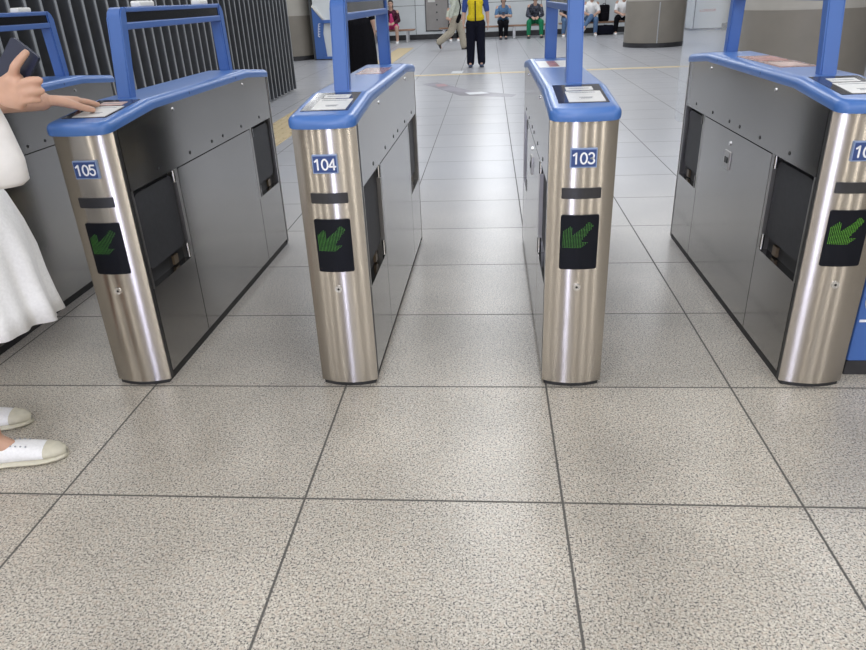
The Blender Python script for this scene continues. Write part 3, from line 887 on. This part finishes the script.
seated(2.36, 'person in jeans seated behind the blue hoop of gate 103', 'jacket', 'jeans', 'shoe_white', lean=.1, ankle=((-.12, -.30, .07), (.02, -.42, .07)))
seated(3.05, 'person in white top and jeans with legs crossed on the right bench', 'cloth_white', 'jeans', 'shoe_white', cross='l', lean=.06)
seated(3.98, 'person in white top and black trousers at the right end of the bench', 'cloth_white', 'black', 'shoe_white', lean=.10, splay=.08)

# backpack on the bench, dark bag under it
t = thing('backpack', 'black backpack standing on the right bench between two people in white', 'backpack', (3.45, 23.12, .375))
bm = bmesh.new(); box(bm, -.16, .16, -.11, .11, 0, .46, .06, 4); obj('main_compartment', bm, M['black'], t, smooth=True)
bm = bmesh.new(); box(bm, -.12, .12, -.16, -.08, .03, .24, .03, 3); obj('front_pocket', bm, M['black'], t, smooth=True)
bm = bmesh.new(); tube_path(bm, [Vector((.045*math.cos(a), 0, .455+.04*math.sin(a))) for a in [PI*k/8 for k in range(9)]], .008); obj('carry_loop', bm, M['black'], t)
t = thing('holdall', 'dark navy bag on the floor under the right bench', 'bag', (3.50, 23.05, 0))
bm = bmesh.new(); box(bm, -.26, .26, -.12, .12, 0, .27, .05, 4); obj('bag_body', bm, M['navy'], t, smooth=True)
bm = bmesh.new(); tube_path(bm, [Vector((.10*math.cos(a), -.11, .22+.06*math.sin(a))) for a in [PI*k/10 for k in range(11)]], .009); obj('handle', bm, M['black'], t)

# ---- standing attendant in the yellow vest
V = Vector
def legs_mesh(t, hips, knees, ankles, mat, rad=(.092, .070, .060), hipell=(.155, .115, .11), name='trousers'):
    c = (hips[0]+hips[1])/2
    P = [('e', c+V((0, 0, .03)), hipell)]
    for i in (0, 1): P += chain([hips[i], knees[i], knees[i].lerp(ankles[i], .96)], rad)
    fuse(name, P, mat, t, .010, 3)

def standing(x, y, rz, label, hips, knees, ankles, shl, el, wr, chest, neck, hd, top, legs, shoes, look=(0, -1, 0), fing=(0, 0, -1), sleeves='short', hair_long=0, toes=None):
    t = thing('person', label, 'person', (x, y, 0), rz)
    pel = (hips[0]+hips[1])/2
    body = [('e', pel+V((0, 0, .04)), (.145, .105, .11)), ('c', pel+V((0, 0, .08)), .105, chest, .112), ('e', chest+V((0, 0, .06)), (.150, .09, .10)), ('c', neck-V((0, 0, .06)), .048, hd-V((0, 0, .06)), .045)]
    for i in (0, 1):
        body += chain([hips[i], knees[i], ankles[i]], [.082, .055, .036])
        td = toes[i] if toes else V((0, -1, 0))
        body += [('c', ankles[i], .032, ankles[i]+td*.11+V((0, 0, -.035)), .024)]
        body += chain([shl[i], el[i], wr[i]], [.050, .040, .027])
        s = 1-2*i
        hp, _ = hand(wr[i], (wr[i]-el[i]), (s, 0, 0), (0, -1, 0), .98, (.25, .3, .35, .4))
        body += hp
    hp, ft = head(hd, look, 1.0); body += hp
    fuse('body', body, M['skin_far'], t, .0085, 3)
    face_parts(t, ft, 1.0); hair_mesh(t, ft, 1.0, hair_long)
    tp = [('e', pel+V((0, 0, .12)), (.155, .118, .11)), ('c', pel+V((0, 0, .12)), .118, chest, .124), ('e', chest+V((0, 0, .06)), (.165, .10, .105)), ('c', chest+V((0, 0, .08)), .062, neck-V((0, 0, .03)), .056)]
    for i in (0, 1):
        e2 = el[i] if sleeves == 'long' else shl[i].lerp(el[i], .85)
        tp += [('c', shl[i], .062, e2, .052)]
        if sleeves == 'long': tp += [('c', el[i], .052, el[i].lerp(wr[i], .85), .040)]
    fuse('shirt', tp, M[top], t, .011, 3)
    for i in (0, 1):
        td = (toes[i] if toes else V((0, -1, 0))).normalized()
        if td.z > -.3:
            h = ankles[i]-td*.06; h.z = ankles[i].z-.075
            shoe(t, h, h+td*.235, M[shoes], 1.0)
        else:
            h = ankles[i]-td*.05+V((-.05, 0, -.01)); shoe(t, h, h+td*.22, M[shoes], 1.0)
    return t, pel

hips = [V((-.085, 0, .76)), V((.085, 0, .76))]
kn = [V((-.095, -.01, .41)), V((.095, -.01, .41))]; an = [V((-.105, 0, .075)), V((.11, 0, .075))]
t, pel = standing(-.262, 14.2, 0, 'person standing in yellow vest, blue sleeves and black trousers beyond the gates', hips, kn, an,
    [V((-.175, 0, 1.20)), V((.175, 0, 1.20))], [V((-.215, .02, .97)), V((.22, .02, .97))], [V((-.225, -.03, .78)), V((.235, -.03, .78))],
    V((0, 0, 1.08)), V((0, 0, 1.27)), V((0, -.01, 1.38)), 'royal', 'navy', 'shoe_navy')
legs_mesh(t, hips, kn, an, M['navy'], (.105, .085, .074))
vest = fuse('vest', [('e', V((0, 0, .875)), (.170, .135, .10)), ('c', V((0, 0, .92)), .135, V((0, 0, 1.08)), .138), ('e', V((0, 0, 1.14)), (.168, .112, .10))], M['yellow'], t, .011, 3)
obj('zip', B(-.012, .012, -.150, -.11, .80, 1.16, .003), M['navy'], vest)

# ---- man in beige walking to the right
hips = [V((.02, .08, .74)), V((.02, -.08, .74))]
kn = [V((.15, .08, .42)), V((-.12, -.07, .42))]; an = [V((.20, .08, .075)), V((-.43, -.07, .20))]
t, pel = standing(-.86, 19.0, 0, 'person walking right in pale shirt and wide beige trousers', hips, kn, an,
    [V((.03, .17, 1.18)), V((.03, -.17, 1.18))], [V((.10, .20, .95)), V((-.06, -.21, .95))], [V((.20, .20, .79)), V((-.10, -.21, .76))],
    V((.02, 0, 1.07)), V((.03, 0, 1.26)), V((.05, 0, 1.37)), 'shirt_pale', 'beige', 'shoe_dark', look=(1, 0, 0), sleeves='long', toes=[V((1, 0, 0)), V((.45, 0, -.9))])
legs_mesh(t, hips, kn, an, M['beige'], (.11, .092, .082), (.125, .15, .12))
hem = fuse('shirt_hem', [('e', V((.02, 0, .80)), (.14, .165, .11))], M['shirt_pale'], t, .012, 3)
bm = bmesh.new(); tube_path(bm, [V((.10, -.12, 1.22)), V((.15, -.14, 1.0)), V((.10, -.19, .80))], .018); obj('bag_strap', bm, M['black'], t)
fuse('shoulder_bag', [('c', V((.07, -.22, .68)), .05, V((.12, -.22, .80)), .05)], M['black'], t, .012, 3)

# ---- person in black seen between the posts of gate 104
hips = [V((-.085, 0, .76)), V((.085, 0, .76))]
kn = [V((-.10, 0, .41)), V((.10, 0, .41))]; an = [V((-.11, 0, .075)), V((.11, 0, .075))]
t, pel = standing(-2.08, 11.9, PI, 'person in long wide black clothes seen through the hoop of gate 104', hips, kn, an,
    [V((-.17, 0, 1.19)), V((.17, 0, 1.19))], [V((-.22, .02, .96)), V((.24, .02, .96))], [V((-.22, -.04, .76)), V((.27, -.03, .76))],
    V((0, 0, 1.07)), V((0, 0, 1.26)), V((0, -.01, 1.37)), 'black', 'black', 'shoe_dark', sleeves='short', hair_long=.1)
bm = bmesh.new(); rings = []
for z, a, b_ in ((1.0, .17, .12), (.88, .20, .14), (.75, .225, .16), (.5, .245, .18), (.25, .255, .2), (.06, .26, .21)):
    rings.append([bm.verts.new((a*(1+.05*math.sin(k*7*2*PI/56))*math.cos(2*PI*k/56), b_*(1+.05*math.sin(k*7*2*PI/56))*math.sin(2*PI*k/56), z)) for k in range(56)])
for r0, r1 in zip(rings, rings[1:]):
    for k in range(56): bm.faces.new((r0[k], r0[(k+1) % 56], r1[(k+1) % 56], r1[k]))
bm.faces.new(rings[0]); bm.faces.new(rings[-1])
obj('long_skirt', bm, M['black'], t, smooth=True)
fuse('shirt_hem', [('e', V((0, 0, .88)), (.165, .13, .12))], M['black'], t, .012, 3)
hb = thing('handbag', 'small black handbag held by the person in black clothes', 'bag', (-2.375, 11.93, .42))
bm = bmesh.new(); box(bm, -.04, .04, -.10, .10, 0, .20, .02, 2); obj('bag_body', bm, M['black'], hb, smooth=True)
bm = bmesh.new(); tube_path(bm, [V((0, .07*math.cos(a), .19+.10*math.sin(a))) for a in [PI*k/10 for k in range(11)]], .007); obj('handle', bm, M['black'], hb)

# ------------------------------------------------------------------ woman in white at gate 105
w = thing('person', 'woman in white dress and white canvas shoes at left, one hand on gate 105', 'person', (-1.60, 1.76, 0))
O = V((-1.60, 1.76, 0))
def A(x, y, z): return V((x, y, z))-O
hipR, hipL = A(-1.525, 1.685, .74), A(-1.575, 1.845, .74)
anR, anL = A(-1.53, 1.643, .085), A(-1.765, 1.828, .085)
knR, knL = A(-1.565, 1.67, .40), A(-1.68, 1.845, .40)
fdir = V((.966, .26, 0)).normalized()
shR, shL = A(-1.555, 1.61, 1.155), A(-1.645, 1.905, 1.155)
elL, wrL = A(-1.50, 1.955, 1.046), A(-1.398, 2.140, 1.022)
elR, wrR = A(-1.32, 1.475, 1.085), A(-1.072, 1.515, 1.126)
chest = A(-1.56, 1.76, 1.05); pel = A(-1.545, 1.765, .78); neck = A(-1.59, 1.76, 1.22); hd = A(-1.555, 1.775, 1.335)
body = [('e', pel, (.105, .145, .11)), ('c', pel+V((0, 0, .05)), .10, chest, .10), ('e', chest+V((0, 0, .05)), (.085, .14, .10)), ('c', neck-V((0, 0, .05)), .045, hd-V((0, 0, .05)), .042)]
for hp_, k_, a_ in ((hipR, knR, anR), (hipL, knL, anL)):
    body += chain([hp_, k_, k_.lerp(a_, .35), a_], [.078, .048, .042, .029]) + [('c', a_, .031, a_+fdir*.05+V((0, 0, -.035)), .024), ('c', a_, .030, a_-fdir*.03+V((0, 0, -.045)), .026)]
body += chain([shR, elR, elR.lerp(wrR, .3), wrR], [.046, .034, .031, .0215])
body += chain([shL, elL, elL.lerp(wrL, .3), wrL], [.046, .036, .036, .030])
# left hand laid on the reader
hL, tipsL = hand(wrL+V((.004, .008, 0)), (.30, .92, -.13), (-.05, -.1, -1), (.95, -.2, -.1), 1.27, (.10, .12, .16, .22), .6)
# right hand holding the phone: palm towards the phone, index stretched up its back
body += hL
pw = wrR
def fing(pts, r): return chain([A(p[0]+.057, p[1], 1.112+(p[2]-1.085)*(.85 if p[2] > 1.085 else .62)) for p in pts], [q*1.03 for q in r])
hR = fing([(-1.125, 1.515, 1.095), (-1.085, 1.500, 1.115)], [.022, .021]) + fing([(-1.125, 1.515, 1.085), (-1.080, 1.500, 1.092)], [.021, .020]) \
   + fing([(-1.125, 1.512, 1.074), (-1.082, 1.498, 1.072)], [.020, .018]) + fing([(-1.12, 1.51, 1.068), (-1.088, 1.500, 1.055)], [.019, .016]) \
   + fing([(-1.085, 1.498, 1.122), (-1.066, 1.487, 1.150), (-1.050, 1.490, 1.168), (-1.040, 1.498, 1.181)], [.0118, .0100, .0090, .0080]) \
   + fing([(-1.080, 1.496, 1.098), (-1.053, 1.482, 1.112), (-1.034, 1.484, 1.117), (-1.022, 1.492, 1.116)], [.0120, .0100, .0092, .0082]) \
   + fing([(-1.082, 1.496, 1.076), (-1.055, 1.482, 1.088), (-1.036, 1.484, 1.092), (-1.026, 1.494, 1.090)], [.0115, .0098, .0090, .0080]) \
   + fing([(-1.088, 1.498, 1.056), (-1.063, 1.485, 1.064), (-1.046, 1.486, 1.066), (-1.037, 1.494, 1.064)], [.0105, .0088, .0080, .0072]) \
   + fing([(-1.125, 1.525, 1.105), (-1.110, 1.545, 1.135), (-1.098, 1.558, 1.158), (-1.090, 1.560, 1.178)], [.0145, .0118, .0100, .0082])
body += hR
hp, ft = head(hd, (.85, .4, -.1), .97); body += hp
fuse('body', body, M['skin'], w, .0042, 3)
face_parts(w, ft, .97); hair_mesh(w, ft, .97, .14)
for tp, d, r in tipsL:
    bm = bmesh.new(); ell(bm, tp+V((0, 0, r*.55))-d*.002, (.0042, .0060, .0022), d.to_track_quat('Y', 'Z').to_matrix(), 8); obj('fingernail', bm, M['nail'], w, smooth=True)
# dress: bodice and flared skirt
fuse('bodice', [('e', pel+V((0, 0, .04)), (.122, .158, .10)), ('c', pel+V((0, 0, .05)), .115, chest, .113), ('e', chest+V((0, 0, .05)), (.100, .150, .10)), ('c', shR, .05, shR.lerp(elR, .16), .05), ('c', shL, .05, shL.lerp(elL, .16), .05)], M['cloth_white'], w, .009, 4)
bm = bmesh.new(); rings = []; nk = 160
prof = [(.88, .125, .155, 0), (.80, .17, .185, .0), (.72, .19, .195, .004), (.64, .20, .20, .008), (.56, .200, .20, .010), (.49, .205, .20, .013), (.425, .212, .205, .016)]
for z, a, b_, fo in prof:
    ring = []
    for k in range(nk):
        th = 2*PI*k/nk
        fold = fo*(math.sin(9*th+.6)+.45*math.sin(17*th+1.3))
        drop = .015*math.sin(2*th+2.4)*((.86-z)/.4)
        ring.append(bm.verts.new((pel.x+.015*((.86-z)/.49)+(a+fold)*math.cos(th), pel.y+(b_+fold)*math.sin(th), z+drop)))
    rings.append(ring)
for r0, r1 in zip(rings, rings[1:]):
    for k in range(nk): bm.faces.new((r0[k], r0[(k+1) % nk], r1[(k+1) % nk], r1[k]))
sk = obj('skirt', bm, M['cloth_white'], w, smooth=True)
sol = sk.modifiers.new('s', 'SOLIDIFY'); sol.thickness = .004
# shoes
for a_ in (anR, anL):
    h = a_-fdir*.052; h.z = 0
    shoe(w, h, h+fdir*.250, M['shoe_white'], 1.0, cap=M['shoe_cream'], sole_mat=M['shoe_cream'])
# watch band and ring
def ring_on(name, p0, p1, r, tube, mat):
    p0 = V(p0); p1 = V(p1); ax = (p1-p0).normalized(); u = ax.orthogonal().normalized(); v = ax.cross(u)
    bm = bmesh.new()
    tube_path(bm, [p0+u*r*math.cos(t_)+v*r*math.sin(t_) for t_ in [2*PI*k/18 for k in range(19)]], tube, 6)
    return obj(name, bm, mat, w, smooth=True)
ring_on('wristband', wrR-(wrR-elR).normalized()*.012, wrR, .0235, .004, M['band'])
ring_on('bracelet', wrL-(wrL-elL).normalized()*.16, wrL-(wrL-elL).normalized()*.14, .034, .0045, M['white'])

# phone, leaning against the fingers
t = thing('smartphone', 'dark navy smartphone held up in the hand at the left edge', 'phone', (-1.036, 1.520, 1.156))
bm = bmesh.new(); prism(bm, rrect(-.064, .064, -.034, .034, .008, 4), 1, -.0045, .0045); obj('phone_case', bm, M['phone'], t)
bm = bmesh.new(); prism(bm, rrect(-.060, .060, -.031, .031, .006, 4), 1, .0045, .0052); obj('phone_glass', bm, M['black_gloss'], t)
bm = bmesh.new(); cyl(bm, (-.05, -.0045, .016), (-.05, -.006, .016), .006, n=14); obj('camera_lens', bm, M['black_gloss'], t)
t.rotation_euler = (math.radians(-6), math.radians(-49), math.radians(4))

# white bag hanging from the raised arm
t = thing('handbag', 'white handbag hanging at the left edge from the arm of the woman in white', 'bag', (-1.215, 1.462, .905), math.radians(38))
bm = bmesh.new(); rings = []
for z, a, b_ in ((0, .135, .035), (.012, .150, .050), (.06, .152, .060), (.14, .140, .048), (.21, .124, .030), (.235, .118, .018)):
    ring = []
    for k in range(40):
        th = 2*PI*k/40; c_, s_ = math.cos(th), math.sin(th)
        ring.append(bm.verts.new((math.copysign(abs(c_)**.28, c_)*a, math.copysign(abs(s_)**.6, s_)*b_, z)))
    rings.append(ring)
for r0, r1 in zip(rings, rings[1:]):
    for k in range(40): bm.faces.new((r0[k], r0[(k+1) % 40], r1[(k+1) % 40], r1[k]))
bm.faces.new(rings[0]); bm.faces.new(rings[-1])
obj('bag_body', bm, M['bag_white'], t, smooth=True)
for q in (-1, 1):
    bm = bmesh.new(); tube_path(bm, [V((.075*math.cos(a), q*.012, .22+.045*math.sin(a)+.02)) for a in [PI*k/14 for k in range(15)]], .006); obj('strap', bm, M['bag_white'], t, smooth=True)

# ------------------------------------------------------------------ light
def area(name, loc, sx, sy, power, col=(1, 1, 1), rot=(0, 0, 0)):
    l = bpy.data.lights.new(name, 'AREA'); l.shape = 'RECTANGLE'; l.size = sx; l.size_y = sy; l.energy = power; l.color = col
    o = bpy.data.objects.new(name, l); C.objects.link(o); o.location = loc; o.rotation_euler = rot
    return o
M['tube'] = emit('light_diffuser', (.9, .95, 1.0), 1.5)
def ceiling_light(x, y0, y1, power, wd=.5, col=(.95, .97, 1.0)):
    fx = thing('ceiling_light', 'long white fluorescent fitting on the ceiling', 'ceiling light', (x, (y0+y1)/2, 2.9), 0, 'ceiling light rows')
    obj('housing', B(-wd/2-.03, wd/2+.03, -(y1-y0)/2-.03, (y1-y0)/2+.03, .04, .10), M['white'], fx)
    a = area('tube_light', (0, 0, .03), wd, y1-y0, power, col); a.parent = fx
for x in (-5.2, -2.4, .1, 2.6, 5.0):
    for y0, y1 in ((-5, -1.2), (-.6, 2.6), (3.6, 7.2), (8.4, 12.4), (13.6, 17.6), (18.6, 22.8)):
        ceiling_light(x, y0, y1, (50 if x == .1 else 35)*(y1-y0)/4*(1.7 if y0 < -1 else .75 if y0 < 3 else 1.15), .9 if x == .1 else .5)

# added lights on the unseen wall behind the camera, to band the steel fronts
for bx_, bw_, cl_ in ((-8.6, .6, 0), (-6.0, .4, 0), (-3.6, .35, 0), (-.95, .95, 1), (1.7, .3, 0), (4.1, .4, 0), (7.0, .6, 0)):
    pw_ = bw_*(72 if cl_ else 44); bw_ *= .62 if cl_ else .8; cl_ = (.68, .72, 1) if cl_ else (1, .94, .85)
    lb = thing('added_band_light', 'tall plain added light on the wall behind the viewer, for bands in the steel', 'added light', (bx_, -6.29, 0), 0, 'added lights behind the viewer')
    obj('case', B(-bw_/2-.05, bw_/2+.05, .0, .08, 0, 2.75), M['trim_dark'], lb)
    a = area('band_light', (0, .09, 1.5), bw_, 2.4, pw_*1.8, cl_, (PI/2, 0, 0)); a.parent = lb
wd = bpy.data.worlds.new('World'); bpy.context.scene.world = wd; wd.use_nodes = True
wd.node_tree.nodes['Background'].inputs[0].default_value = (.75, .8, .88, 1); wd.node_tree.nodes['Background'].inputs[1].default_value = .3

# ------------------------------------------------------------------ camera
f_px, yaw, pitch, roll, H = 686.0616, -0.0930740, 0.4464281, 0.0445645, 1.267349
cy, sy = math.cos(yaw), math.sin(yaw)
fw = V((sy*math.cos(pitch), cy*math.cos(pitch), -math.sin(pitch))); r = V((cy, -sy, 0)); d = fw.cross(r)
r2 = r*math.cos(roll)+d*math.sin(roll); d2 = -r*math.sin(roll)+d*math.cos(roll)
cam = bpy.data.cameras.new('camera'); co = bpy.data.objects.new('camera', cam); C.objects.link(co)
cam.sensor_width = 36; cam.sensor_fit = 'HORIZONTAL'; cam.lens = f_px/866*36; cam.clip_start = .02; cam.clip_end = 200
Mx = Matrix((r2, -d2, -fw)).transposed().to_4x4(); Mx.translation = V((0, 0, H))
co.matrix_world = Mx
bpy.context.scene.camera = co
sc = bpy.context.scene
sc.view_settings.view_transform = 'Standard'; sc.view_settings.look = 'None'; sc.view_settings.exposure = 0.0; sc.view_settings.gamma = 1.0
